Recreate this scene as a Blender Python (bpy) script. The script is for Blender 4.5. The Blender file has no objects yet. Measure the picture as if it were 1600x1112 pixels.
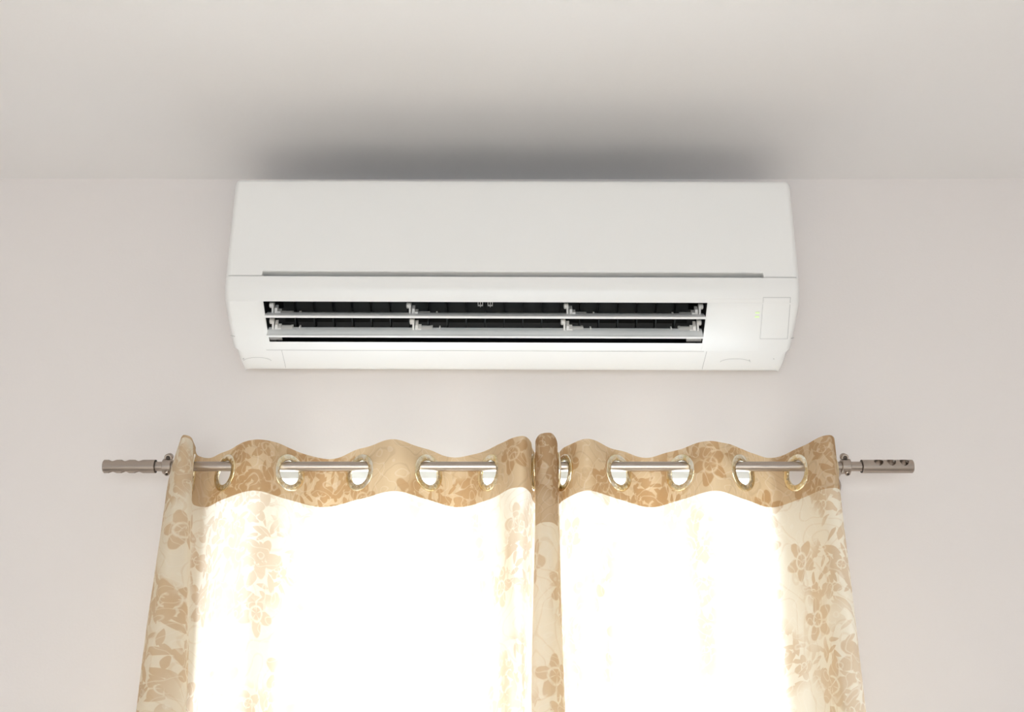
import bpy, bmesh, math, random
import numpy as np
from mathutils import Vector, Matrix

random.seed(4)
sc = bpy.context.scene
COL = sc.collection
R = math.radians

# ------------------------------------------------------------------ camera
F = 2000.0                 # focal length in pixels of the 1600 px wide frame
TH = R(23.0)               # the camera looks up
D = 1.98                   # distance camera to wall
ZC = 1.45                  # camera height
cam = bpy.data.cameras.new('camera')
cam.sensor_width = 36.0
cam.lens = 36.0 * F / 1600.0
cam_o = bpy.data.objects.new('camera', cam)
cam_o.location = (0, -D, ZC)
cam_o.rotation_euler = (R(90) + TH, 0, 0)
COL.objects.link(cam_o)
sc.camera = cam_o

# ------------------------------------------------------------------ sky and exposure
world = bpy.data.worlds.new('overcast_sky')
sc.world = world
world.use_nodes = True
bg = world.node_tree.nodes['Background']
bg.inputs['Color'].default_value = (0.87, 0.955, 1.07, 1)
bg.inputs['Strength'].default_value = 6.9
fill_sun = bpy.data.lights.new('fill_sun', 'SUN')
fill_sun.energy = 22.0
fill_sun.angle = R(1.0)
fill_sun.color = (1.0, 0.955, 0.915)
fill_sun_o = bpy.data.objects.new('fill_sun', fill_sun)
fill_sun_o.location = (0.8, -8, 6)
fill_sun_o.rotation_euler = (R(59), 0, R(2))     # added to light the ceiling off the floor, through the added rear window
COL.objects.link(fill_sun_o)
sc.view_settings.view_transform = 'Standard'
sc.view_settings.look = 'None'
sc.view_settings.gamma = 1.0
sc.view_settings.use_curve_mapping = False
sc.view_settings.exposure = 0.06

# the curtained window and an unseen rear one added for fill light: (x0, x1, z0, z1)
WIN = (-0.437, 0.437, 0.95, 2.098)
REAR = (-1.0, 1.0, 0.2, 1.75)
ROOM_X, ROOM_Y = 2.2, -4.2


def portal(name, x0, x1, z0, z1, y, rz):
    l = bpy.data.lights.new(name, 'AREA')
    l.shape = 'RECTANGLE'
    l.size = x1 - x0
    l.size_y = z1 - z0
    l.cycles.is_portal = True
    o = bpy.data.objects.new(name, l)
    o.location = ((x0 + x1) / 2, y, (z0 + z1) / 2)
    o.rotation_euler = (R(90), 0, rz)
    COL.objects.link(o)


portal('window_portal', *WIN, 0.19, R(180))
portal('fill_window_portal', *REAR, ROOM_Y - 0.19, 0)
# area lights shine along their local -Z; after the turn the first one must face -Y, the second +Y
bpy.data.objects['window_portal'].rotation_euler = (R(-90), 0, 0)
bpy.data.objects['fill_window_portal'].rotation_euler = (R(90), 0, 0)

# ------------------------------------------------------------------ helpers
FWD = Vector((0, math.cos(TH), math.sin(TH)))
UPV = Vector((0, -math.sin(TH), math.cos(TH)))


def P(px, py, off):
    """point at distance off in front of the back wall seen at pixel (px, py)"""
    r = Vector(((px - 800) / F, 0, 0)) + UPV * ((556 - py) / F) + FWD
    t = (D - off) / r.y
    return Vector((0, -D, ZC)) + r * t


CEIL = P(800, 280, 0).z


def new_obj(name, verts, faces, mat, parent=None, smooth=None, uvs=None):
    me = bpy.data.meshes.new(name)
    org = parent_origin(parent)
    me.from_pydata([tuple(Vector(v) - org) for v in verts], [], faces)
    me.update()
    bm = bmesh.new(); bm.from_mesh(me)
    if uvs is None:
        bmesh.ops.recalc_face_normals(bm, faces=bm.faces)
    bm.to_mesh(me); bm.free()
    if uvs is not None:
        uvl = me.uv_layers.new(name='UVMap')
        li = np.empty(len(me.loops), dtype=np.int32)
        me.loops.foreach_get('vertex_index', li)
        uvl.data.foreach_set('uv', np.asarray(uvs, dtype=np.float32)[li].ravel())
    if smooth is not None:
        me.polygons.foreach_set('use_smooth', [True] * len(me.polygons))
        me.set_sharp_from_angle(angle=R(smooth))
    me.materials.append(mat)
    o = bpy.data.objects.new(name, me)
    COL.objects.link(o)
    if parent is not None:
        o.parent = parent
    return o


def parent_origin(p):
    v = Vector((0, 0, 0))
    while p is not None:
        v += p.location
        p = p.parent
    return v


def tag(o, label=None, cat=None, group=None, kind=None):
    for k, v in (('label', label), ('category', cat), ('group', group), ('kind', kind)):
        if v:
            o[k] = v
    return o


def empty(name, loc):
    o = bpy.data.objects.new(name, None)
    o.location = loc
    o.empty_display_size = 0.05
    COL.objects.link(o)
    return o


class MB:
    def __init__(s):
        s.v = []; s.f = []

    def box(s, x0, x1, y0, y1, z0, z1):
        b = len(s.v)
        s.v += [(x, y, z) for z in (z0, z1) for y in (y0, y1) for x in (x0, x1)]
        s.f += [tuple(b + i for i in q) for q in ((0, 2, 3, 1), (4, 5, 7, 6), (0, 1, 5, 4), (2, 6, 7, 3), (0, 4, 6, 2), (1, 3, 7, 5))]
        return s

    def rings(s, rings, close=True, cap0=True, cap1=True):
        """loft closed rings of equal length"""
        b = len(s.v); n = len(rings[0])
        for r in rings:
            s.v += [tuple(p) for p in r]
        for k in range(len(rings) - 1):
            for i in range(n):
                j = (i + 1) % n
                s.f.append((b + k * n + i, b + k * n + j, b + (k + 1) * n + j, b + (k + 1) * n + i))
        if cap0:
            s.f.append(tuple(b + i for i in range(n)))
        if cap1:
            s.f.append(tuple(b + (len(rings) - 1) * n + i for i in range(n)))
        return s

    def lathe(s, origin, axis, prof, seg=32, caps=True):
        """prof: (distance along axis, radius)"""
        a = Vector(axis).normalized()
        u = a.orthogonal().normalized(); w = a.cross(u)
        o = Vector(origin)
        rings = []
        for t, r in prof:
            rings.append([o + a * t + (u * math.cos(2 * math.pi * i / seg) + w * math.sin(2 * math.pi * i / seg)) * r for i in range(seg)])
        return s.rings(rings, cap0=caps, cap1=caps)

    def build(s, name, mat, parent=None, smooth=None):
        return new_obj(name, s.v, s.f, mat, parent, smooth)


# ------------------------------------------------------------------ materials
def mat(name):
    m = bpy.data.materials.new(name)
    m.use_nodes = True
    nt = m.node_tree
    return m, nt, nt.nodes['Principled BSDF']


def N(nt, t, **kw):
    n = nt.nodes.new(t)
    for k, v in kw.items():
        setattr(n, k, v)
    return n


def plain(name, col, rough, metal=0.0, bump=0.0, bscale=200.0, var=0.0, spec=0.5):
    m, nt, b = mat(name)
    b.inputs['Base Color'].default_value = (*col, 1)
    b.inputs['Roughness'].default_value = rough
    b.inputs['Metallic'].default_value = metal
    b.inputs['Specular IOR Level'].default_value = spec
    tc = N(nt, 'ShaderNodeTexCoord')
    if bump or var:
        no = N(nt, 'ShaderNodeTexNoise')
        no.inputs['Scale'].default_value = bscale
        no.inputs['Detail'].default_value = 4
        nt.links.new(tc.outputs['Object'], no.inputs['Vector'])
        if bump:
            bp = N(nt, 'ShaderNodeBump')
            bp.inputs['Strength'].default_value = bump
            bp.inputs['Distance'].default_value = 0.001
            nt.links.new(no.outputs['Fac'], bp.inputs['Height'])
            nt.links.new(bp.outputs['Normal'], b.inputs['Normal'])
        if var:
            mx = N(nt, 'ShaderNodeMix', data_type='RGBA')
            mx.inputs['A'].default_value = (*[c * (1 - var) for c in col], 1)
            mx.inputs['B'].default_value = (*[min(1, c * (1 + var)) for c in col], 1)
            nt.links.new(no.outputs['Fac'], mx.inputs['Factor'])
            nt.links.new(mx.outputs['Result'], b.inputs['Base Color'])
    return m


M_WALL = plain('wall_paint', (0.825, 0.763, 0.73), 0.75, bump=0.12, bscale=260, var=0.008, spec=0.25)
M_REAR = plain('darkened_wall_paint', (0.42, 0.385, 0.355), 0.75, bump=0.12, bscale=260, var=0.008, spec=0.25)  # unseen wall, darkened so less light gets above the air conditioner
M_CEIL = plain('ceiling_paint', (0.89, 0.856, 0.836), 0.8, bump=0.1, bscale=220, var=0.008, spec=0.2)
M_FLOOR = plain('floor_boards', (0.62, 0.585, 0.55), 0.45, bump=0.1, bscale=30, var=0.1)
M_FRAME = plain('window_frame_white', (0.82, 0.82, 0.80), 0.4, bump=0.02)
M_PLASTIC = plain('white_plastic', (0.848, 0.826, 0.798), 0.32, bump=0.015, bscale=900)
M_SEAM = plain('seam_grey', (0.55, 0.53, 0.51), 0.6, bump=0.02)
M_LOUVRE = plain('louvre_plastic', (0.88, 0.87, 0.85), 0.35, bump=0.015, bscale=900)
M_HINGE = plain('hinge_plastic', (0.82, 0.78, 0.73), 0.45, bump=0.02)
M_BLACK = plain('black_plastic', (0.012, 0.012, 0.012), 0.5, bump=0.05, bscale=400)
M_VANE = plain('charcoal_plastic', (0.012, 0.0125, 0.012), 0.5, bump=0.05, bscale=400, spec=0.2)
M_NICKEL = plain('brushed_nickel', (0.43, 0.365, 0.315), 0.3, metal=1.0, bump=0.06, bscale=700, var=0.05)
M_NICKEL_DARK = plain('dark_joint', (0.07, 0.055, 0.045), 0.5, metal=0.6, bump=0.05)

m, nt, b = mat('hammered_brass')
b.inputs['Metallic'].default_value = 1.0
b.inputs['Roughness'].default_value = 0.24
tc = N(nt, 'ShaderNodeTexCoord')
vo = N(nt, 'ShaderNodeTexVoronoi'); vo.inputs['Scale'].default_value = 150
no = N(nt, 'ShaderNodeTexNoise'); no.inputs['Scale'].default_value = 60
cr = N(nt, 'ShaderNodeValToRGB')
cr.color_ramp.elements[0].color = (0.80, 0.66, 0.38, 1)
cr.color_ramp.elements[0].position = 0.35
cr.color_ramp.elements[1].color = (0.90, 0.86, 0.74, 1)
cr.color_ramp.elements[1].position = 0.65
bp = N(nt, 'ShaderNodeBump'); bp.inputs['Strength'].default_value = 0.45; bp.inputs['Distance'].default_value = 0.0015
for s in (vo, no):
    nt.links.new(tc.outputs['Object'], s.inputs['Vector'])
nt.links.new(no.outputs['Fac'], cr.inputs['Fac'])
nt.links.new(cr.outputs['Color'], b.inputs['Base Color'])
nt.links.new(vo.outputs['Distance'], bp.inputs['Height'])
nt.links.new(bp.outputs['Normal'], b.inputs['Normal'])
M_BRASS = m

m = bpy.data.materials.new('window_glass'); m.use_nodes = True
nt = m.node_tree; nt.nodes.clear()
out = N(nt, 'ShaderNodeOutputMaterial'); mx = N(nt, 'ShaderNodeMixShader'); mx.inputs['Fac'].default_value = 0.06
tr = N(nt, 'ShaderNodeBsdfTransparent'); tr.inputs['Color'].default_value = (0.95, 0.97, 0.96, 1)
gl = N(nt, 'ShaderNodeBsdfGlossy'); gl.inputs['Roughness'].default_value = 0.02
nt.links.new(tr.outputs[0], mx.inputs[1]); nt.links.new(gl.outputs[0], mx.inputs[2]); nt.links.new(mx.outputs[0], out.inputs['Surface'])
M_GLASS = m

m, nt, b = mat('green_indicator')
b.inputs['Base Color'].default_value = (0.72, 0.85, 0.50, 1)
b.inputs['Roughness'].default_value = 0.4
b.inputs['Emission Color'].default_value = (0.75, 0.95, 0.45, 1)
b.inputs['Emission Strength'].default_value = 0.18
M_LED = m


def math_node(nt, op, a, bb=None, c=None):
    n = N(nt, 'ShaderNodeMath', operation=op)
    for i, v in enumerate((a, bb, c)):
        if v is None:
            continue
        if isinstance(v, (int, float)):
            n.inputs[i].default_value = v
        else:
            nt.links.new(v, n.inputs[i])
    return n.outputs[0]


def vmath(nt, op, a, bb=None, scale=None):
    n = N(nt, 'ShaderNodeVectorMath', operation=op)
    for i, v in enumerate((a, bb)):
        if v is None:
            continue
        if isinstance(v, tuple):
            n.inputs[i].default_value = v
        else:
            nt.links.new(v, n.inputs[i])
    if scale is not None:
        n.inputs['Scale'].default_value = scale
    return n.outputs[0]


def step(nt, v, lo, hi):
    n = N(nt, 'ShaderNodeMapRange', interpolation_type='SMOOTHSTEP')
    n.inputs['From Min'].default_value = lo
    n.inputs['From Max'].default_value = hi
    nt.links.new(v, n.inputs['Value'])
    return n.outputs['Result']


def mixc(nt, fac, a, bb):
    n = N(nt, 'ShaderNodeMix', data_type='RGBA')
    nt.links.new(fac, n.inputs['Factor'])
    for k, v in (('A', a), ('B', bb)):
        if isinstance(v, tuple):
            n.inputs[k].default_value = (*v, 1)
        else:
            nt.links.new(v, n.inputs[k])
    return n.outputs['Result']


def brocade(name, cream, tan, line, pale, tcol_pow, trans, white, bounce_lining=None):
    """floral damask cloth, part of the light passes through it; UV is in metres"""
    m = bpy.data.materials.new(name); m.use_nodes = True
    nt = m.node_tree; nt.nodes.clear()
    L = nt.links.new
    out = N(nt, 'ShaderNodeOutputMaterial')
    uv = N(nt, 'ShaderNodeUVMap').outputs['UV']
    wob = N(nt, 'ShaderNodeTexNoise'); wob.inputs['Scale'].default_value = 24; L(uv, wob.inputs['Vector'])
    w = vmath(nt, 'SCALE', vmath(nt, 'SUBTRACT', wob.outputs['Color'], (0.5, 0.5, 0.5)), scale=0.012)
    p = vmath(nt, 'ADD', uv, w)

    def cells(scale, rnd, off):
        q = vmath(nt, 'ADD', p, off)
        v = N(nt, 'ShaderNodeTexVoronoi', voronoi_dimensions='2D')
        v.inputs['Scale'].default_value = scale
        v.inputs['Randomness'].default_value = rnd
        L(q, v.inputs['Vector'])
        loc = vmath(nt, 'SCALE', vmath(nt, 'SUBTRACT', q, v.outputs['Position']), scale=scale)
        s = N(nt, 'ShaderNodeSeparateXYZ'); L(loc, s.inputs[0])
        c = N(nt, 'ShaderNodeSeparateXYZ'); L(v.outputs['Color'], c.inputs[0])
        ang = math_node(nt, 'ARCTAN2', s.outputs['Y'], s.outputs['X'])
        ln = N(nt, 'ShaderNodeVectorMath', operation='LENGTH'); L(loc, ln.inputs[0])
        return s, c, ang, ln.outputs['Value']

    def flower(scale, off, r0, amp, n):
        s, c, ang, ln = cells(scale, 0.75, off)
        a = math_node(nt, 'MULTIPLY_ADD', ang, n, math_node(nt, 'MULTIPLY', c.outputs['X'], 6.28))
        rad = math_node(nt, 'MULTIPLY_ADD', math_node(nt, 'COSINE', a), amp, r0)
        body = step(nt, math_node(nt, 'SUBTRACT', rad, ln), 0.0, 0.03)
        heart = step(nt, math_node(nt, 'ABSOLUTE', math_node(nt, 'SUBTRACT', ln, r0 * 0.42)), 0.03, 0.0)
        gap = step(nt, math_node(nt, 'COSINE', math_node(nt, 'MULTIPLY', a, 1.0)), -0.75, -0.98)
        hole = math_node(nt, 'MAXIMUM', heart, math_node(nt, 'MULTIPLY', gap, 0.7))
        return math_node(nt, 'MULTIPLY', body, math_node(nt, 'SUBTRACT', 1.0, hole))

    def leaves(scale, off, la, lb):
        s, c, ang, ln = cells(scale, 0.9, off)
        a = math_node(nt, 'ADD', ang, math_node(nt, 'MULTIPLY', c.outputs['Y'], 6.28))
        x = math_node(nt, 'MULTIPLY', ln, math_node(nt, 'COSINE', a))
        y = math_node(nt, 'MULTIPLY', ln, math_node(nt, 'SINE', a))
        # pointed leaf: |y| < lb * (1 - (x/la)^2)
        t = math_node(nt, 'DIVIDE', x, la)
        lim = math_node(nt, 'MULTIPLY', math_node(nt, 'SUBTRACT', 1.0, math_node(nt, 'MULTIPLY', t, t)), lb)
        return step(nt, math_node(nt, 'SUBTRACT', lim, math_node(nt, 'ABSOLUTE', y)), 0.0, 0.03)

    def veins(scale, freq, width, off):
        n = N(nt, 'ShaderNodeTexNoise'); n.inputs['Scale'].default_value = scale; n.inputs['Detail'].default_value = 0.6
        L(vmath(nt, 'ADD', p, off), n.inputs['Vector'])
        fr = math_node(nt, 'FRACT', math_node(nt, 'MULTIPLY', n.outputs['Fac'], freq))
        return step(nt, math_node(nt, 'ABSOLUTE', math_node(nt, 'SUBTRACT', fr, 0.5)), width, width * 0.3)

    cl = N(nt, 'ShaderNodeTexNoise'); cl.inputs['Scale'].default_value = 7.0; cl.inputs['Detail'].default_value = 0
    L(uv, cl.inputs['Vector'])
    cluster = step(nt, cl.outputs['Fac'], 0.40, 0.52)
    fl = flower(10.0, (0, 0, 0), 0.27, 0.07, 5)
    fl2 = math_node(nt, 'MULTIPLY', flower(19.0, (0.37, 0.21, 0), 0.30, 0.08, 4), cluster)
    lf = math_node(nt, 'MULTIPLY', leaves(30.0, (0.11, 0.73, 0), 0.55, 0.20), cluster)
    lf2 = math_node(nt, 'MULTIPLY', leaves(46.0, (0.51, 0.13, 0), 0.6, 0.17), cluster)
    vn = veins(13.0, 9.0, 0.10, (0, 0, 0))
    vn2 = veins(30.0, 6.0, 0.10, (3.1, 1.7, 0))
    dark = math_node(nt, 'MAXIMUM', math_node(nt, 'MAXIMUM', fl, fl2), math_node(nt, 'MAXIMUM', lf, lf2))
    # uneven weave tone
    big = N(nt, 'ShaderNodeTexNoise'); big.inputs['Scale'].default_value = 16; L(uv, big.inputs['Vector'])
    c0 = mixc(nt, math_node(nt, 'MULTIPLY', vn, 0.45), cream, line)
    c1 = mixc(nt, math_node(nt, 'MULTIPLY', dark, math_node(nt, 'MULTIPLY_ADD', big.outputs['Fac'], 0.6, 0.55)), c0, tan)
    col = mixc(nt, math_node(nt, 'MULTIPLY', vn2, 0.4), c1, pale)
    df = N(nt, 'ShaderNodeBsdfDiffuse')
    if bounce_lining:
        L(mixc(nt, N(nt, 'ShaderNodeNewGeometry').outputs['Backfacing'], bounce_lining, col), df.inputs['Color'])
    else:
        L(col, df.inputs['Color'])
    tl = N(nt, 'ShaderNodeBsdfTranslucent')
    gm = N(nt, 'ShaderNodeGamma'); gm.inputs['Gamma'].default_value = tcol_pow
    L(col, gm.inputs['Color'])
    wv = N(nt, 'ShaderNodeValue'); wv.outputs[0].default_value = white
    L(mixc(nt, wv.outputs[0], gm.outputs[0], (1.0, 0.965, 0.92)), tl.inputs['Color'])
    # woven threads
    th = N(nt, 'ShaderNodeTexNoise'); th.inputs['Scale'].default_value = 1.0; th.inputs['Detail'].default_value = 2
    L(vmath(nt, 'MULTIPLY', uv, (900, 120, 1)), th.inputs['Vector'])
    bp = N(nt, 'ShaderNodeBump'); bp.inputs['Strength'].default_value = 0.25; bp.inputs['Distance'].default_value = 0.0008
    L(math_node(nt, 'MULTIPLY_ADD', th.outputs['Fac'], 0.4, dark), bp.inputs['Height'])
    L(bp.outputs['Normal'], df.inputs['Normal'])
    sh = N(nt, 'ShaderNodeBsdfGlossy'); sh.inputs['Roughness'].default_value = 0.5
    sh.inputs['Color'].default_value = (1, 0.97, 0.92, 1); L(bp.outputs['Normal'], sh.inputs['Normal'])
    m1 = N(nt, 'ShaderNodeMixShader'); m1.inputs['Fac'].default_value = trans
    L(df.outputs[0], m1.inputs[1]); L(tl.outputs[0], m1.inputs[2])
    m2 = N(nt, 'ShaderNodeMixShader'); m2.inputs['Fac'].default_value = 0.04
    L(m1.outputs[0], m2.inputs[1]); L(sh.outputs[0], m2.inputs[2])
    L(m2.outputs[0], out.inputs['Surface'])
    return m


M_CLOTH = brocade('floral_brocade', (0.84, 0.755, 0.60), (0.58, 0.375, 0.165), (0.70, 0.54, 0.34), (0.88, 0.82, 0.70), 1.0, 0.50, 0.56)
M_HEADER = brocade('lined_brocade', (0.65, 0.485, 0.31), (0.49, 0.30, 0.145), (0.52, 0.37, 0.23), (0.74, 0.61, 0.46), 1.3, 0.30, 0.0, (0.86, 0.85, 0.82))  # near-white back added to bounce more light on to the wall above

# ------------------------------------------------------------------ the room
T = 0.2


def wall_with_hole(name, y0, y1, win, mat_):
    x0, x1, z0, z1 = win
    xs = [-ROOM_X, x0, x1, ROOM_X]; zs = [0, z0, z1, CEIL]
    v = [(x, y, z) for y in (y0, y1) for z in zs for x in xs]
    idx = lambda k, j, i: k * 16 + j * 4 + i
    f = []
    for j in range(3):
        for i in range(3):
            if (i, j) == (1, 1):
                continue
            for k in range(2):
                f.append((idx(k, j, i), idx(k, j, i + 1), idx(k, j + 1, i + 1), idx(k, j + 1, i)))
    for a, c in (((1, 1), (1, 2)), ((1, 2), (2, 2)), ((2, 2), (2, 1)), ((2, 1), (1, 1))):
        f.append((idx(0, *a), idx(0, *c), idx(1, *c), idx(1, *a)))
    per = [(0, i) for i in range(4)] + [(j, 3) for j in range(1, 4)] + [(3, i) for i in (2, 1, 0)] + [(j, 0) for j in (2, 1)]
    for a, c in zip(per, per[1:] + per[:1]):
        f.append((idx(0, *a), idx(0, *c), idx(1, *c), idx(1, *a)))
    o = new_obj(name, v, f, mat_)
    return tag(o, kind='structure')


tag(wall_with_hole('wall_back', 0, T, WIN, M_WALL), 'pale greige painted wall behind the air conditioner and curtains')
tag(wall_with_hole('wall_front', ROOM_Y - T, ROOM_Y, REAR, M_REAR), 'unseen wall behind the camera, darkened to cut bounce light, with the added fill window')
for nm, x0, x1 in (('wall_left', -ROOM_X - T, -ROOM_X), ('wall_right', ROOM_X, ROOM_X + T)):
    tag(MB().box(x0, x1, ROOM_Y - T, T, 0, CEIL).build(nm, M_WALL), 'plain painted side wall of the room', kind='structure')
tag(MB().box(-ROOM_X - T, ROOM_X + T, ROOM_Y - T, T, CEIL, CEIL + T).build('ceiling', M_CEIL), 'smooth white ceiling above the air conditioner', kind='structure')
tag(MB().box(-ROOM_X - T, ROOM_X + T, ROOM_Y - T, T, -T, 0).build('floor', M_FLOOR), 'light brown floor of the room', kind='structure')


def window(name, win, y, mull, label):
    x0, x1, z0, z1 = win
    w = empty(name, ((x0 + x1) / 2, y, z0))
    tag(w, label, kind='structure')
    fw, d = 0.035, 0.03
    fr = MB()
    fr.box(x0, x0 + fw, y - d, y + d, z0, z1); fr.box(x1 - fw, x1, y - d, y + d, z0, z1)
    fr.box(x0 + fw, x1 - fw, y - d, y + d, z1 - fw * 0.6, z1); fr.box(x0 + fw, x1 - fw, y - d, y + d, z0, z0 + fw)
    fr.build('window_frame', M_FRAME, w)
    edges = [x0 + fw]
    for mx_ in mull:
        MB().box(mx_ - 0.028, mx_ + 0.028, y - d, y + d, z0 + fw, z1 - fw * 0.6).build('mullion', M_FRAME, w)
        edges += [mx_ - 0.028, mx_ + 0.028]
    edges.append(x1 - fw)
    for i in range(0, len(edges), 2):
        MB().box(edges[i], edges[i + 1], y - 0.003, y + 0.003, z0 + fw, z1 - fw * 0.6).build('pane', M_GLASS, w)
    return w


window('window_1', WIN, 0.034, [0.045], 'bright white-framed window glowing behind the two curtains')
window('fill_window', REAR, ROOM_Y - 0.1, [0.0], 'unseen wide white-framed window behind the camera, added for fill light')

# ------------------------------------------------------------------ air conditioner
AC = empty('air_conditioner', (0, 0, P(800, 575, 0.04).z))
tag(AC, 'long white wall-mounted air conditioner with open louvres above the curtains', 'air conditioner')
KY = [283, 300, 350, 432, 452, 472, 486, 502, 518, 535, 548, 576]
KO = [.1915, .1935, .1955, .1955, .194, .185, .1705, .1525, .1335, .1115, .0925, .042]


def off_at(y):
    return float(np.interp(y, KY, KO))


def prof(y, d=0.0):
    o = off_at(y)
    p = P(800, y, o)
    return (o - d, p.z)


def S(px, y, lift=0.0):
    """point on the casing seen at pixel (px, y), lifted off the skin"""
    o = off_at(y)
    p = P(px, y, o)
    a = P(px, y - 2, off_at(y - 2)); b_ = P(px, y + 2, off_at(y + 2))
    t = (b_ - a); n = Vector((0, t.z, -t.y)).normalized()
    if n.y > 0:
        n = -n
    return p + n * lift


def inset_loop(loop, d):
    """move a closed (off, z) polygon inwards"""
    n = len(loop)
    area = sum(loop[i][0] * loop[(i + 1) % n][1] - loop[(i + 1) % n][0] * loop[i][1] for i in range(n))
    sgn = 1 if area > 0 else -1
    out = []
    for i in range(n):
        p0 = Vector(loop[i - 1]); p1 = Vector(loop[i]); p2 = Vector(loop[(i + 1) % n])
        e1 = (p1 - p0).normalized(); e2 = (p2 - p1).normalized()
        n1 = Vector((-e1.y, e1.x)) * sgn; n2 = Vector((-e2.y, e2.x)) * sgn
        h = (n1 + n2)
        h = h / max(0.35, 1 + n1.dot(n2))
        out.append(tuple(p1 + h * d))
    return out


def round_stations(x, r, k=6):
    """X stations from the outside edge inwards, with the inset of the loop at each"""
    return [(x - r + r * math.cos(a), r * (1 - math.sin(a))) for a in [math.pi / 2 * i / k for i in range(k + 1)]]


HW = P(1250, 440, off_at(440)).x
XL = P(411, 472, off_at(472)).x
XR = P(1105, 472, off_at(472)).x
ZTOP = P(800, 283, off_at(283)).z

# casing: everything but the front panel
rows = [472 + (535 - 472) * i / 8 for i in range(9)]
loop = [(0.0, ZTOP - 0.012), (0.165, ZTOP - 0.012), (0.176, ZTOP - 0.02), (0.1765, prof(424)[1]), (0.1765, prof(432.0)[1]),
        (off_at(432.6), prof(432.6)[1])]
ycode = [None] * 5 + [432.6]
for y in (440, 448, 456, 464):
    loop.append(prof(y)); ycode.append(y)
i_top = len(loop)
for y in rows:
    loop.append(prof(y)); ycode.append(y)
i_bot = len(loop) - 1
for y in (541, 547, 551, 558, 567, 574, 576):
    loop.append(prof(y)); ycode.append(y)
loop.append((0.036, prof(576)[1] + 0.001)); ycode.append(576)
loop.append((0.0, prof(576)[1] + 0.026)); ycode.append(576)


def narrow(y):
    if y is None or y <= 547:
        return 0.0
    return float(np.interp(y, [547, 552, 576], [0.0, 0.0055, 0.0095]))


st = round_stations(HW, 0.010)
stations = [(-x, d) for x, d in st] + [(XL, 0), (0, 0), (XR, 0)] + [(x, d) for x, d in reversed(st)]
verts, faces = [], []
n = len(loop)
for x, d in stations:
    lp = list(loop)
    if d > 1e-7:
        lp = inset_loop(loop, d)
        for q in range(3, 6):
            lp[q] = (min(loop[q][0], loop[5][0] - d), loop[q][1])
        for q in range(n - 6, n):
            lp[q] = (max(0.0, loop[q][0] - d * 0.6), loop[q][1])
    for (o, z), y in zip(lp, ycode):
        xx = x
        if abs(x) > HW - 0.013:
            xx = x - math.copysign(narrow(y), x)
        verts.append((xx, -max(o, 0.0), z))
for k in range(len(stations) - 1):
    hole = stations[k][0] >= XL - 1e-6 and stations[k + 1][0] <= XR + 1e-6
    for i in range(n):
        j = (i + 1) % n
        if hole and i_top <= i < i_bot:
            continue
        faces.append((k * n + i, k * n + j, (k + 1) * n + j, (k + 1) * n + i))
faces.append(tuple(range(n))); faces.append(tuple((len(stations) - 1) * n + i for i in range(n)))
new_obj('casing', verts, faces, M_PLASTIC, AC, smooth=32)

# dark intake grille added to the unseen top to soak up light, with a slat every 12 mm
GR = empty('intake_grille', (0, 0, 0)); GR.parent = AC
MB().box(-HW + .02, HW - .02, -0.158, -0.012, ZTOP - .0118, ZTOP - .0110).build('intake_bed', M_BLACK, GR)
slat = None
for i in range(72):
    x = -HW + .026 + i * (2 * HW - .052) / 71
    if slat is None:
        slat = MB().box(-.0012, .0012, -0.156, -0.014, ZTOP - .0110, ZTOP - .0062).build('slat', M_VANE, GR)
        slat.location.x = x
    else:
        o = bpy.data.objects.new('slat', slat.data)
        COL.objects.link(o); o.parent = GR; o.location.x = x

# front panel with its notch along the lower edge
SLX0 = P(410, 427, .195).x
SLX1 = P(1192, 430, .195).x


def panel_loop(yb):
    lp = []
    r = 0.011
    o0, z0 = prof(283)
    z_top = ZTOP + 0.0045
    for a in (90, 70, 50, 30, 10):
        lp.append((off_at(295) - r + r * math.cos(R(a)), z_top - r + r * math.sin(R(a))))
    for y in (298, 315, 340, 370, 400):
        lp.append(prof(y))
    lp.append(prof(yb - 1.2)); lp.append(prof(yb, 0.0012))
    lp.append(prof(yb, 0.0165)); lp.append(prof(400, 0.0175)); lp.append((0.1775, z_top - 0.014)); lp.append((0.150, z_top - 0.012)); lp.append((0.150, z_top))
    return lp


YS, YE = 424.5, 431.6
verts, faces = [], []
st = round_stations(HW, 0.010)
stations = [(-x, d, YE) for x, d in st] + [(SLX0 - 0.0008, 0, YE), (SLX0, 0, YS), (0, 0, YS), (SLX1, 0, YS), (SLX1 + 0.0008, 0, YE)] + [(x, d, YE) for x, d in reversed(st)]
n = len(panel_loop(YS))
for x, d, yb in stations:
    lp = panel_loop(yb)
    if d > 1e-7:
        li = inset_loop(lp, d)
        lp = [li[i] if i < 5 else ((o - d, z) if i < 12 else (min(o, 0.1755), min(z, ZTOP - .008))) for i, (o, z) in enumerate(lp)]
    verts += [(x, -o, z) for o, z in lp]
for k in range(len(stations) - 1):
    for i in range(n):
        j = (i + 1) % n
        faces.append((k * n + i, k * n + j, (k + 1) * n + j, (k + 1) * n + i))
faces.append(tuple(range(n))); faces.append(tuple((len(stations) - 1) * n + i for i in range(n)))
new_obj('front_panel', verts, faces, M_PLASTIC, AC, smooth=40)


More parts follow.
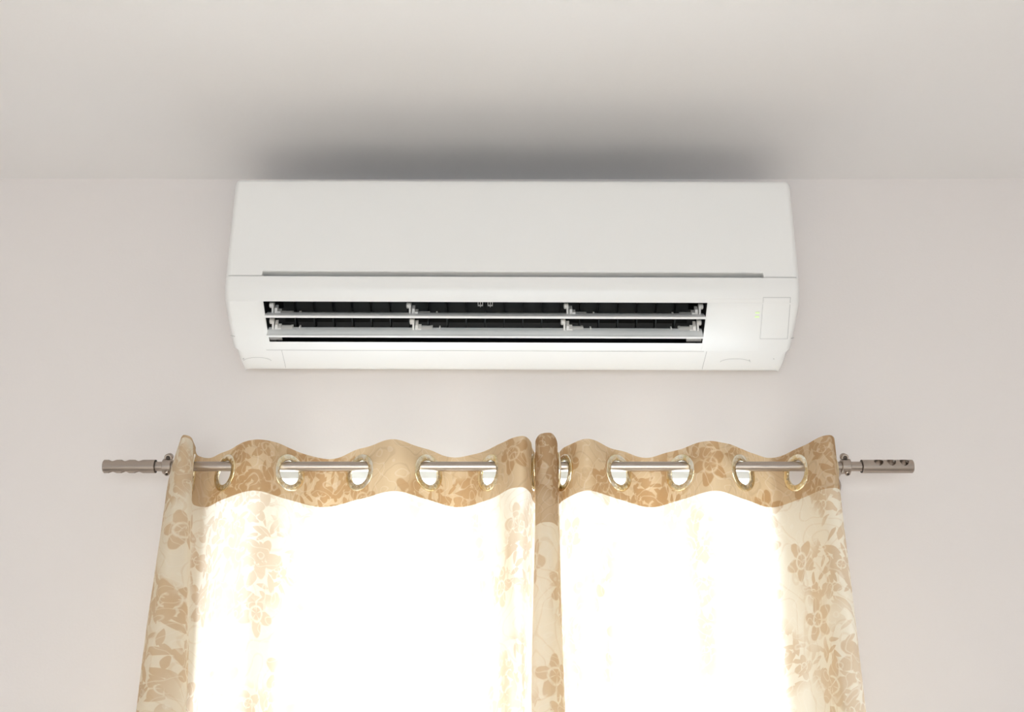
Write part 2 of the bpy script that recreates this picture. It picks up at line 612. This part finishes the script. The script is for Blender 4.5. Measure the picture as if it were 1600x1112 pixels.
def patch(x0, x1, ya, yb, lift, name, mat_, inset=0.0, slant=(0, 0), ny=6, parent=AC):
    """thin cover plate that follows the casing between pixels x0..x1, ya..yb; bevelled rim"""
    mb = MB()
    base, top = [], []
    for k in range(ny + 1):
        t = k / ny
        y = ya + (yb - ya) * t
        xa, xb = x0 + slant[0] * t, x1 + slant[1] * t
        base.append((S(xa, y, -0.001), S(xb, y, -0.001)))
        yi = min(max(y, ya + 0.5), yb - 0.5)
        top.append((S(xa + 0.5, yi, lift), S(xb - 0.5, yi, lift)))
    vs = [p for r in base for p in r] + [p for r in top for p in r]
    nb = 2 * (ny + 1)
    fs = []
    for k in range(ny):
        fs.append((nb + 2 * k, nb + 2 * k + 1, nb + 2 * k + 3, nb + 2 * k + 2))
        fs.append((2 * k, nb + 2 * k, nb + 2 * k + 2, 2 * k + 2))
        fs.append((2 * k + 1, 2 * k + 3, nb + 2 * k + 3, nb + 2 * k + 1))
        fs.append((2 * k, 2 * k + 2, 2 * k + 3, 2 * k + 1))
    fs.append((0, 1, nb + 1, nb)); fs.append((2 * ny, nb + 2 * ny, nb + 2 * ny + 1, 2 * ny + 1))
    return new_obj(name, vs, fs, mat_, parent, smooth=35)


def seam(pts, width, name='seam', mat_=M_SEAM, lift=0.00035, parent=AC):
    """thin joint line along casing pixels"""
    ps = [S(x, y, lift) for x, y in pts]
    vs, fs = [], []
    for i, p in enumerate(ps):
        a = ps[max(i - 1, 0)]; c = ps[min(i + 1, len(ps) - 1)]
        t = (c - a).normalized()
        x, y = pts[i]
        nrm = (S(x, y, 0.01) - S(x, y, 0)).normalized()
        sd = t.cross(nrm).normalized() * (width / 2)
        dn = nrm * 0.0009
        vs += [p - sd, p + sd, p + sd - dn, p - sd - dn]
    for i in range(len(ps) - 1):
        for q in range(4):
            r = (q + 1) % 4
            fs.append((4 * i + q, 4 * i + r, 4 * i + 4 + r, 4 * i + 4 + q))
    fs.append((0, 1, 2, 3)); e = 4 * (len(ps) - 1); fs.append((e, e + 1, e + 2, e + 3))
    return new_obj(name, vs, fs, mat_, parent)


# air outlet: the black tub behind the louvres
A = prof(472); B = prof(535)
tub = [A, (A[0] - .004, A[1] + .006), (0.150, A[1] + .050), (0.075, A[1] + .040), (0.048, A[1] + 0.004), (0.066, B[1] + .012), (B[0] - .012, B[1] + .005), B]
vs = []
for x in (XL, XR):
    vs += [(x, -o, z) for o, z in tub]
nt_ = len(tub)
fs = [(i, i + 1, nt_ + i + 1, nt_ + i) for i in range(nt_ - 1)]
fs += [tuple(range(nt_)), tuple(nt_ + i for i in range(nt_))]
tag(new_obj('air_outlet', vs, fs, M_BLACK, AC), 'black recessed air outlet behind the louvres')


def opn(t, depth):
    """point in the opening: t from the upper lip (0) to the lower lip (1), depth into the tub, as (off, z)"""
    dx, dz = B[0] - A[0], B[1] - A[1]
    l = math.hypot(dx, dz)
    nx, nz = (dz / l, -dx / l)
    return (A[0] + dx * t + nx * depth, A[1] + dz * t + nz * depth)


# charcoal guide vanes: one plate behind, fins standing on it
p0, p1, p2, p3 = opn(0.02, .042), opn(0.86, .036), opn(0.86, .038), opn(0.02, .044)
back = MB()
back.rings([[(x, -o, z) for o, z in (p0, p1, p2, p3)] for x in (XL + .022, XR - .022)])
back.build('vane_backing', M_VANE, AC)
for q, w in ((0.24, 0.0035), (0.06, 0.006)):
    a0, a1, a2, a3 = opn(q, .032), opn(q + w * 12, .032), opn(q + w * 12, .037), opn(q, .037)
    MB().rings([[(x, -o, z) for o, z in (a0, a1, a2, a3)] for x in (XL + .015, XR - .015)]).build('linkage_bar', M_BLACK, AC)
fin_mesh = None
for i in range(21):
    x = P(460 + i * 29.75, 500, off_at(500) - 0.02).x
    if fin_mesh is None:
        q = [opn(0.0, .040), opn(0.10, .022), opn(0.5, .018), opn(0.88, .020), opn(0.95, .036)]
        mb = MB()
        mb.rings([[(xx, -o, z) for o, z in q] for xx in (-0.0009, 0.0009)])
        o = mb.build('vane', M_VANE, AC)
        o.location.x = x
        fin_mesh = o.data
    else:
        o = bpy.data.objects.new('vane', fin_mesh)
        COL.objects.link(o); o.parent = AC; o.location.x = x
# two small clips in the middle of the outlet
for cx in (750, 765.5):
    mb = MB()
    for sx in (-0.0035, 0.0, 0.0035):
        q0, q1 = opn(0.10, .016), opn(0.22 + (0.0 if sx else .04), .014)
        c = P(cx, 485, off_at(485)).x + sx
        mb.rings([[(xx, -o, z) for o, z in (q0, q1, (q1[0] - .001, q1[1] + .002), (q0[0] - .001, q0[1] + .002))] for xx in (c - .0005, c + .0005)])
    q1 = opn(0.22, .014); c = P(cx, 485, off_at(485)).x
    mb.rings([[(xx, -o, z) for o, z in ((q1[0], q1[1]), (q1[0] - .001, q1[1] - .0006), (q1[0] - .003, q1[1] + .001), (q1[0] - .001, q1[1] + .002))] for xx in (c - .004, c + .004)])
    mb.build('outlet_clip', M_SEAM, AC)


# two white louvres with their hinge arms
def louvre(y_front, off_front, y_back, off_back, xl, xr, arms, thick, bow):
    f = P(800, y_front, off_front); bk = P(800, y_back, off_back)
    zf, zb = f.z, bk.z
    k = 10
    up, lo = [], []
    dv = Vector((off_back - off_front, zb - zf)); nrm = Vector((-dv.y, dv.x)).normalized()
    if nrm.y < 0:
        nrm = -nrm
    for i in range(k + 1):
        t = i / k
        c = Vector((off_front, zf)) + dv * t + nrm * (bow * 4 * t * (1 - t))
        th = thick * (1.6 - 1.1 * min(1.0, t * 5))
        up.append(c + nrm * th); lo.append(c)
    lp = lo + up[::-1]
    x0 = P(xl, y_front, off_front).x; x1 = P(xr, y_front, off_front).x
    mb = MB()
    mb.rings([[(x, -c[0], c[1]) for c in lp] for x in (x0, x0 + .002, x1 - .002, x1)])
    o = mb.build('louvre', M_LOUVRE, AC, smooth=50)
    for j, (ax, side) in enumerate(arms):
        bx_ = P(ax, y_front, off_front).x
        # an arm rising from the back of the blade, its knob, and the long foot lying on the blade
        m2 = MB()
        def bp_(t, lift):
            c = Vector((off_front, zf)) + dv * t + nrm * (bow * 4 * t * (1 - t)) - nrm * lift
            return c
        def plate(xa, xb, poly):
            m2.rings([[(x, -c[0], c[1]) for c in poly] for x in (xa, xb)])
        s = side
        view = Vector((0.35, 0.94))   # upwards and slightly to the front, so the arm stands proud of the blade
        base0 = bp_(0.62, 0.0015); base1 = bp_(0.98, 0.0015)
        tip = base1 + Vector((0.007, 0.0160)); tip0 = base0 + Vector((0.005, 0.0135))
        arm = [base0, bp_(0.8, 0.003), base1, tip, tip0]
        plate(min(bx_, bx_ + s * .003), max(bx_, bx_ + s * .003), arm)
        plate(min(bx_ + s * .0045, bx_ + s * .009), max(bx_ + s * .0045, bx_ + s * .009), [base0 * 1, base1 * 1, base1 + (tip - base1) * .8, base0 + (tip0 - base0) * .7])
        plate(min(bx_ + s * .008, bx_ + s * .014), max(bx_ + s * .008, bx_ + s * .014), [base0 * 1, base1 * 1, base1 + (tip - base1) * .45, base0 + (tip0 - base0) * .35])
        # foot
        plate(min(bx_ + s * .008, bx_ + s * .030), max(bx_ + s * .008, bx_ + s * .030), [bp_(.5, .0022), bp_(1.0, .0022), bp_(1.22, .001), bp_(1.22, -.003), bp_(.9, -.003)])
        plate(min(bx_ + s * .028, bx_ + s * .0315), max(bx_ + s * .028, bx_ + s * .0315), [bp_(.5, .003), bp_(1.0, .003), bp_(1.3, .0015), bp_(1.3, -.003), bp_(.9, -.003)])
        plate(min(bx_ + s * .042, bx_ + s * .044), max(bx_ + s * .042, bx_ + s * .044), [bp_(.7, .0022), bp_(1.0, .0022), bp_(1.18, .001), bp_(1.18, -.003), bp_(.9, -.003)])
        # pivot knob
        kc = (tip + tip0) / 2
        m2.lathe((bx_ - s * .0045, -kc[0], kc[1] - .002), (s, 0, 0), [(0, .003), (.001, .0048), (.007, .0048), (.008, .003)], 12)
        m2.build('hinge_arm', M_HINGE, o, smooth=40)
    return o


louvre(497.5, .178, 489.5, .150, 412, 1103, ((420, 1), (637, 1), (886, 1), (1098, -1)), .0022, .0015)
louvre(528.0, .145, 513.0, .130, 416, 1099, ((422, 1), (643, 1), (881, 1), (1094, -1)), .0022, .0015)
# narrow strip under the lower louvre: two end stops and the centre tab
for xa, xb in ((420, 440), (1073, 1096)):
    a = S(xa, 531.5, -.004); c = S(xb, 534, -.004)
    MB().box(a.x, c.x, min(a.y, c.y), max(a.y, c.y) + .004, min(a.z, c.z), max(a.z, c.z) + .001).build('end_stop', M_SEAM, AC)
patch(750, 765, 536.0, 546, 0.0006, 'centre_tab', M_PLASTIC)

# covers, seams and marks on the white casing
seam([(356.5, 432), (370, 431.9), (409, 431.8)], .0010, 'seam')
seam([(1193, 432), (1220, 431.9), (1244, 431.8)], .0010, 'seam')
patch(1107.5, 1191, 465, 547, 0.0005, 'display_cover', M_PLASTIC, slant=(-12, -6), ny=10)
o = patch(1193, 1234, 463.5, 527, 0.0007, 'switch_door', M_PLASTIC, slant=(-5, -4), ny=10)
def S_door(t): return 1192.4 - 5 * t, 463 + 64.5 * t
seam([(1192.3 + 42.3 * i / 4, 463.0) for i in range(5)], .0008)
seam([(1234.8 - 4.4 * i / 8, 463 + 64.5 * i / 8) for i in range(9)], .0008)
seam([(1192.3 - 5 * i / 8, 463 + 64.5 * i / 8) for i in range(9)], .0005)
seam([(1187.3 + 43 * i / 4, 527.6) for i in range(5)], .0005)
seam([(1235.5 + 5 * i / 4, 527.0 - 1.2 * (i / 4) ** 2) for i in range(5)], .0007)
seam([(360 + 7 * i / 4, 525.5 + 1.5 * i / 4) for i in range(5)], .0007)
for y0, y1 in ((485.4, 488.6), (491.4, 494.8)):
    patch(1179.5 - (y0 - 485) * .1, 1187.0 - (y0 - 485) * .1, y0, y1, 0.0011, 'indicator_light', M_LED, ny=2)
seam([(416 + 684 * i / 12, 548) for i in range(13)], .0004)
seam([(440 + 6.5 * i / 6, 548 + 27.5 * i / 6) for i in range(7)], .0007)
seam([(1104 - 7.0 * i / 6, 548 + 27.5 * i / 6) for i in range(7)], .0009)
for cx, hw, y0 in ((402, 22, 562.5), (1149, 24, 562.0)):
    seam([(cx + hw * math.sin(a), y0 - 6 * math.cos(a) + 3) for a in [R(-80 + 160 * i / 14) for i in range(15)]], .0006)
seam([(1208, 558.5), (1209.4, 559.5)], .0013)
seam([(379.6, 562.5), (381.0, 560.5)], .0013)
seam([(1170.4, 560.4), (1171.4, 562.0)], .0013)
AC.rotation_euler = (0, 0.0038, 0)

# ------------------------------------------------------------------ curtain rod
ROD_OFF = 0.100
ROD_R = 0.0077
rod_l = P(262, 729.5, ROD_OFF); rod_r = P(1312, 727.5, ROD_OFF)
ROD_Z = (rod_l.z + rod_r.z) / 2
ROD = empty('curtain_rod', (0, -ROD_OFF, ROD_Z))
tag(ROD, 'brushed nickel curtain rod with perforated cylinder ends through the curtain rings', 'curtain rod')
xa = P(243, 729, ROD_OFF).x; xb = P(1350, 727, ROD_OFF).x
MB().lathe((xa, -ROD_OFF, ROD_Z), (1, 0, 0), [(0, ROD_R * .98), (xb - xa, ROD_R * .98)], 40).build('pole', M_NICKEL, ROD, smooth=40)


def cut_tube(o, cutters):
    """subtract the cutter objects from o and bake the result"""
    for c in cutters:
        md = o.modifiers.new('cut', 'BOOLEAN'); md.operation = 'DIFFERENCE'; md.object = c; md.solver = 'EXACT'
    dg = bpy.context.evaluated_depsgraph_get()
    me = bpy.data.meshes.new_from_object(o.evaluated_get(dg))
    o.modifiers.clear()
    o.data = me
    for c in cutters:
        d_ = c.data
        bpy.data.objects.remove(c); bpy.data.meshes.remove(d_)
    me.polygons.foreach_set('use_smooth', [True] * len(me.polygons))
    me.set_sharp_from_angle(angle=R(35))


def finial(px0, px1, py, ang, holes):
    x0 = P(px0, py, ROD_OFF).x; x1 = P(px1, py, ROD_OFF).x
    s = 1 if x1 > x0 else -1
    r = 0.0104
    L_ = abs(x1 - x0)
    mb = MB()
    # hollow tube with a closed far end
    rings = [(0.0, ROD_R), (0.0, r - .0008), (.0008, r), (L_ - .0012, r), (L_, r - .0012), (L_, r - .004), (L_ - .004, r - .0042), (.012, r - .0042), (.012, ROD_R)]
    mb.lathe((x0, -ROD_OFF, ROD_Z), (s, 0, 0), rings, 48, caps=False)
    n_ = 48; k = len(rings)
    for i in range(n_):
        j = (i + 1) % n_
        mb.f.append(((k - 1) * n_ + i, (k - 1) * n_ + j, j, i))
    o = mb.build('finial', M_NICKEL, ROD, smooth=35)
    d = Vector((0, -math.cos(ang), math.sin(ang)))      # 0: towards the room, 90 deg: up
    cs = []
    for h in holes:
        c = Vector((P(h, py, ROD_OFF).x, -ROD_OFF, ROD_Z))
        q = MB().lathe(c - d * .03, d, [(0, .0068), (.06, .0068)], 28).build('cutter', M_NICKEL, ROD)
        cs.append(q)
    bpy.context.view_layer.update()
    cut_tube(o, cs)
    # joint ring and end plug
    MB().lathe((x0 - s * .0006, -ROD_OFF, ROD_Z), (s, 0, 0), [(0, ROD_R + .0003), (0, r - .0002), (.0009, r - .0002), (.0009, ROD_R + .0003)], 40, caps=False).build('joint_ring', M_NICKEL_DARK, o)
    MB().lathe((x1 - s * .0035, -ROD_OFF, ROD_Z), (s, 0, 0), [(0, r - .0045), (.0025, r - .0045)], 40).build('end_plug', M_NICKEL, o)
    return o


finial(243, 162, 729, R(74), (176, 196, 217))
finial(1346, 1426, 727, R(30), (1371, 1391, 1411))


def bracket(px, s):
    x = P(px, 728, ROD_OFF).x
    root = empty('bracket', (0, 0, 0)); root.parent = ROD
    w = 0.0135
    mb = MB()
    r0, r1 = ROD_R + .0006, 0.0118
    prof_ = [(0, r0), (0, r1 - .0006), (.0006, r1), (w - .0006, r1), (w, r1 - .0006), (w, r0)]
    mb.lathe((x - w / 2, -ROD_OFF, ROD_Z), (1, 0, 0), prof_ + prof_[:1], 40, caps=False)
    mb.build('collar', M_NICKEL, root, smooth=40)
    # lug with a screw above the collar and a grub screw below it
    c = Vector((x - .001 * s, -ROD_OFF - .002, ROD_Z + .0140))
    d = Vector((0, -0.88, -0.47))
    MB().lathe(c - d * .006, d, [(0, .0058), (.010, .0062), (.0115, .0052)], 24).build('lug', M_NICKEL, root, smooth=40)
    MB().lathe(c + d * .0050, d, [(0, .0036), (.0012, .0034), (.0012, .0018), (.0006, .0016)], 20).build('screw', M_NICKEL_DARK, root, smooth=40)
    c2 = Vector((x + .001, -ROD_OFF - .004, ROD_Z - .0118)); d2 = Vector((0.1, -0.6, -0.8))
    MB().lathe(c2, d2, [(0, .0040), (.0022, .0040), (.003, .0030)], 20).build('lug', M_NICKEL, root, smooth=40)
    MB().lathe(c2 + d2.normalized() * .0026, d2, [(0, .0022), (.0009, .0020)], 16).build('screw', M_NICKEL_DARK, root, smooth=40)
    # arm back to the wall and its round plate, behind the curtain edge
    xi = x - s * 0.004
    MB().lathe((xi, -ROD_OFF + .006, ROD_Z), (0, 1, 0), [(0, .0055), (ROD_OFF - .010, .0055)], 24).build('arm', M_NICKEL, root, smooth=40)
    MB().box(min(x, xi), max(x, xi), -ROD_OFF - .004 + .008, -ROD_OFF + .008 + .006, ROD_Z - .008, ROD_Z + .008).build('arm_joint', M_NICKEL, root)
    MB().lathe((xi, 0, ROD_Z), (0, -1, 0), [(0, .020), (.004, .020), (.006, .018)], 32).build('wall_plate', M_NICKEL, root, smooth=40)


bracket(1321, 1)
bracket(262, -1)

# ------------------------------------------------------------------ curtains
Z_TOP = P(800, 716, 0.055).z
Z_HEM = P(800, 793, 0.055).z
Z_END = 0.82
G_IN, G_OUT = 0.0188, 0.0292
Z_G = ROD_Z + ROD_R - G_IN + 0.0008


def spline(ctrl, sub=40):
    """centripetal-like Catmull-Rom through plan points; returns dense points and the index of each control point"""
    pts = [Vector(c) for c in ctrl]
    ext = [pts[0] * 2 - pts[1]] + pts + [pts[-1] * 2 - pts[-2]]
    out, idx = [], []
    for i in range(1, len(ext) - 2):
        p0, p1, p2, p3 = ext[i - 1], ext[i], ext[i + 1], ext[i + 2]
        t0 = 0.0
        t1 = t0 + max((p1 - p0).length, 1e-6) ** 0.5
        t2 = t1 + max((p2 - p1).length, 1e-6) ** 0.5
        t3 = t2 + max((p3 - p2).length, 1e-6) ** 0.5
        idx.append(len(out))
        for k in range(sub):
            t = t1 + (t2 - t1) * k / sub
            a1 = p0 * ((t1 - t) / (t1 - t0)) + p1 * ((t - t0) / (t1 - t0))
            a2 = p1 * ((t2 - t) / (t2 - t1)) + p2 * ((t - t1) / (t2 - t1))
            a3 = p2 * ((t3 - t) / (t3 - t2)) + p3 * ((t - t2) / (t3 - t2))
            b1 = a1 * ((t2 - t) / (t2 - t0)) + a2 * ((t - t0) / (t2 - t0))
            b2 = a2 * ((t3 - t) / (t3 - t1)) + a3 * ((t - t1) / (t3 - t1))
            out.append(b1 * ((t2 - t) / (t2 - t1)) + b2 * ((t - t1) / (t2 - t1)))
    idx.append(len(out)); out.append(pts[-1])
    return out, idx


XPIN = P(291, 690, .165).x


def curtain(ctrl, label, seed, ncol, vx):
    """ctrl: (pixel x at the rod, distance from wall, shift of x by the lower edge, depth at the lower edge or None, is a ring)"""
    rnd = random.Random(seed)
    top = [(P(c[0], 729, c[1]).x, c[1]) for c in ctrl]
    low = []
    for (x, o), c in zip(top, ctrl):
        lo = c[3] if c[3] is not None else ROD_OFF + (o - ROD_OFF) * 0.75
        low.append((x + c[2], lo))
    dt, idx = spline(top); dl, _ = spline(low)
    cum = [0.0]
    for i in range(1, len(dt)):
        cum.append(cum[-1] + (dt[i] - dt[i - 1]).length)
    total = cum[-1]
    sv = np.linspace(0, total, ncol)
    cu = np.array(cum)
    tx = np.interp(sv, cu, [p.x for p in dt]); to = np.interp(sv, cu, [p.y for p in dt])
    lx = np.interp(sv, cu, [p.x for p in dl]); lo_ = np.interp(sv, cu, [p.y for p in dl])
    ring_s = [cum[idx[i]] for i, c in enumerate(ctrl) if c[4]]
    ph = [rnd.uniform(0, 6.28) for _ in range(8)]

    def point(i, z):
        t = min(1.0, max(0.0, (Z_TOP - z) / (Z_TOP - 1.62)))
        t = t * t * (3 - 2 * t) * 0.7 + t * 0.3
        t = max(0.0, t)
        x = tx[i] + (lx[i] - tx[i]) * t
        o = to[i] + (lo_[i] - to[i]) * t
        s = sv[i]
        k = min(1.0, max(0.0, (Z_HEM + 0.02 - z) / 0.25))
        o += k * 0.004 * (math.sin(s * 43 + ph[0] + z * 3.0) + 0.7 * math.sin(s * 71 + ph[1] - z * 4.5) + 0.4 * math.sin(s * 133 + ph[2] + 5 * math.sin(z * 6 + s * 9)))
        x += k * 0.0012 * math.sin(s * 57 + z * 11 + ph[3])
        if seed == 1 and s < ring_s[0]:
            f = min(1.0, max(0.0, (z - Z_HEM) / (Z_TOP - Z_HEM)))
            x += (XPIN - x) * 0.42 * f * f
        return x, -max(o, 0.022), z

    root = empty('curtain', (float(np.mean(tx)), -ROD_OFF, Z_END))
    tag(root, label, 'curtain', 'floral curtains hanging from the rod')

    def hem(i):
        """height of the seam under the header; the turned side hems start it elsewhere"""
        q = sv[i]
        if seed == 1:
            k = min(1.0, max(0.0, (ring_s[0] - 0.034 - q) / 0.008))
            return Z_HEM + (Z_G + 0.034 - Z_HEM) * k
        k = min(1.0, max(0.0, min(q - ring_s[0] - 0.030, ring_s[1] - 0.032 - q) / 0.006))
        return Z_HEM - 0.055 * k

    def sheet(name, header, mat_):
        vs, uv, fs = [], [], []
        if header:
            ts = np.linspace(0, 1, 46)
            zz_ = [[Z_TOP + (hem(i) - Z_TOP) * t for i in range(ncol)] for t in ts]
        else:
            ts = list(np.linspace(0, 1, 60)) + list(np.linspace(1.0, 2.0, 24))[1:]
            zz_ = [[hem(i) + (1.6 - hem(i)) * t if t <= 1 else 1.6 + (Z_END - 1.6) * (t - 1) for i in range(ncol)] for t in ts]
        for row in zz_:
            for i, z in enumerate(row):
                z2 = z
                if header:
                    f = max(0.0, (z - Z_G - 0.02) / (Z_TOP - Z_G - 0.02))
                    z2 = z + f * 0.0016 * (math.sin(sv[i] * 31 + ph[4]) + 0.6 * math.sin(sv[i] * 83 + ph[5]))
                vs.append(point(i, z2)); uv.append((sv[i] + seed * 1.37, z))
        for j in range(len(zz_) - 1):
            for i in range(ncol - 1):
                if header:
                    zm = (zz_[j][i] + zz_[j + 1][i]) / 2
                    sm = (sv[i] + sv[i + 1]) / 2
                    if abs(zm - Z_G) < G_OUT and any((sm - g) ** 2 + (zm - Z_G) ** 2 < (G_IN + .003) ** 2 for g in ring_s):
                        continue
                fs.append((j * ncol + i, j * ncol + i + 1, (j + 1) * ncol + i + 1, (j + 1) * ncol + i))
        return new_obj(name, vs, fs, mat_, root, smooth=80, uvs=uv)

    sheet('header_band', True, M_HEADER)
    sheet('cloth', False, M_CLOTH)

    for g in ring_s:
        i = int(np.argmin(np.abs(sv - g)))
        a = max(i - 6, 0); b_ = min(i + 6, ncol - 1)
        tg = Vector((tx[b_] - tx[a], -(to[b_] - to[a]), 0)).normalized()
        nr = tg.cross(Vector((0, 0, 1)))
        c = Vector((tx[i], -to[i], Z_G))
        # rounded washer clamped on both faces of the cloth
        sec = []
        for k in range(16):
            a_ = 2 * math.pi * k / 16
            ca, sa = math.cos(a_), math.sin(a_)
            rr = (G_IN + G_OUT) / 2 + (G_OUT - G_IN) / 2 * math.copysign(abs(ca) ** 0.7, ca)
            tt = 0.0026 * math.copysign(abs(sa) ** 0.6, sa)
            sec.append((rr, tt))
        seg = 48
        vs, fs = [], []
        for q in range(seg):
            w = 2 * math.pi * q / seg
            dr = tg * math.cos(w) + Vector((0, 0, 1)) * math.sin(w)
            for rr, tt in sec:
                vs.append(c + dr * rr + nr * tt)
        for q in range(seg):
            q2 = (q + 1) % seg
            for k in range(16):
                k2 = (k + 1) % 16
                fs.append((q * 16 + k, q * 16 + k2, q2 * 16 + k2, q2 * 16 + k))
        new_obj('grommet', vs, fs, M_BRASS, root, smooth=60)
    return root


# (px, depth, lower x shift, lower depth, ring)
left = [(268, .118, -.006, .11, 0), (266, .140, -.012, .14, 0), (279, .168, -.004, .165, 0), (296, .160, .016, .155, 0), (301, .135, .024, .13, 0), (302, .100, .024, .10, 1), (309, .066, .020, .08, 0), (326, .056, .012, .075, 0),
        (353, .100, .0, None, 1), (400, .146, .0, None, 0), (453, .100, .0, None, 1), (508, .056, .0, None, 0), (563, .100, .0, None, 1),
        (618, .143, .0, None, 0), (669, .100, .0, None, 1), (716, .056, .0, None, 0), (765, .100, .0, None, 1), (800, .158, .0, .15, 0), (817, .163, -.007, .150, 0), (829, .138, -.010, .122, 0),
        (832, .100, -.006, .098, 1), (837, .074, .004, .078, 0), (852, .060, .004, .062, 0)]
right = [(853, .084, .002, .088, 0), (843, .090, .0, .092, 0), (838, .108, -.005, .118, 1), (838, .145, -.009, .148, 0), (846, .168, .0, .168, 0), (860, .170, .0, .17, 0), (869, .150, .004, .15, 0), (871, .108, .006, .108, 1), (862, .068, .004, .075, 0), (867, .056, .002, .07, 0),
         (881, .100, .0, None, 1), (917, .146, .0, None, 0), (966, .100, .0, None, 1), (1015, .056, .0, None, 0), (1063, .100, .0, None, 1),
         (1114, .145, .0, None, 0), (1160, .100, .0, None, 1), (1201, .056, .0, None, 0), (1244, .100, .0, None, 1), (1285, .155, .004, .15, 0), (1301, .160, .008, .152, 0), (1308, .148, .008, .138, 0),
         (1306, .126, .008, .12, 0), (1296, .098, .006, .098, 1), (1287, .080, .004, .085, 0)]
curtain(left, 'wider cream floral curtain panel with brass rings on the left half of the rod', 1, 760, 0)
curtain(right, 'narrower cream floral curtain panel with brass rings on the right half of the rod', 2, 720, 0)
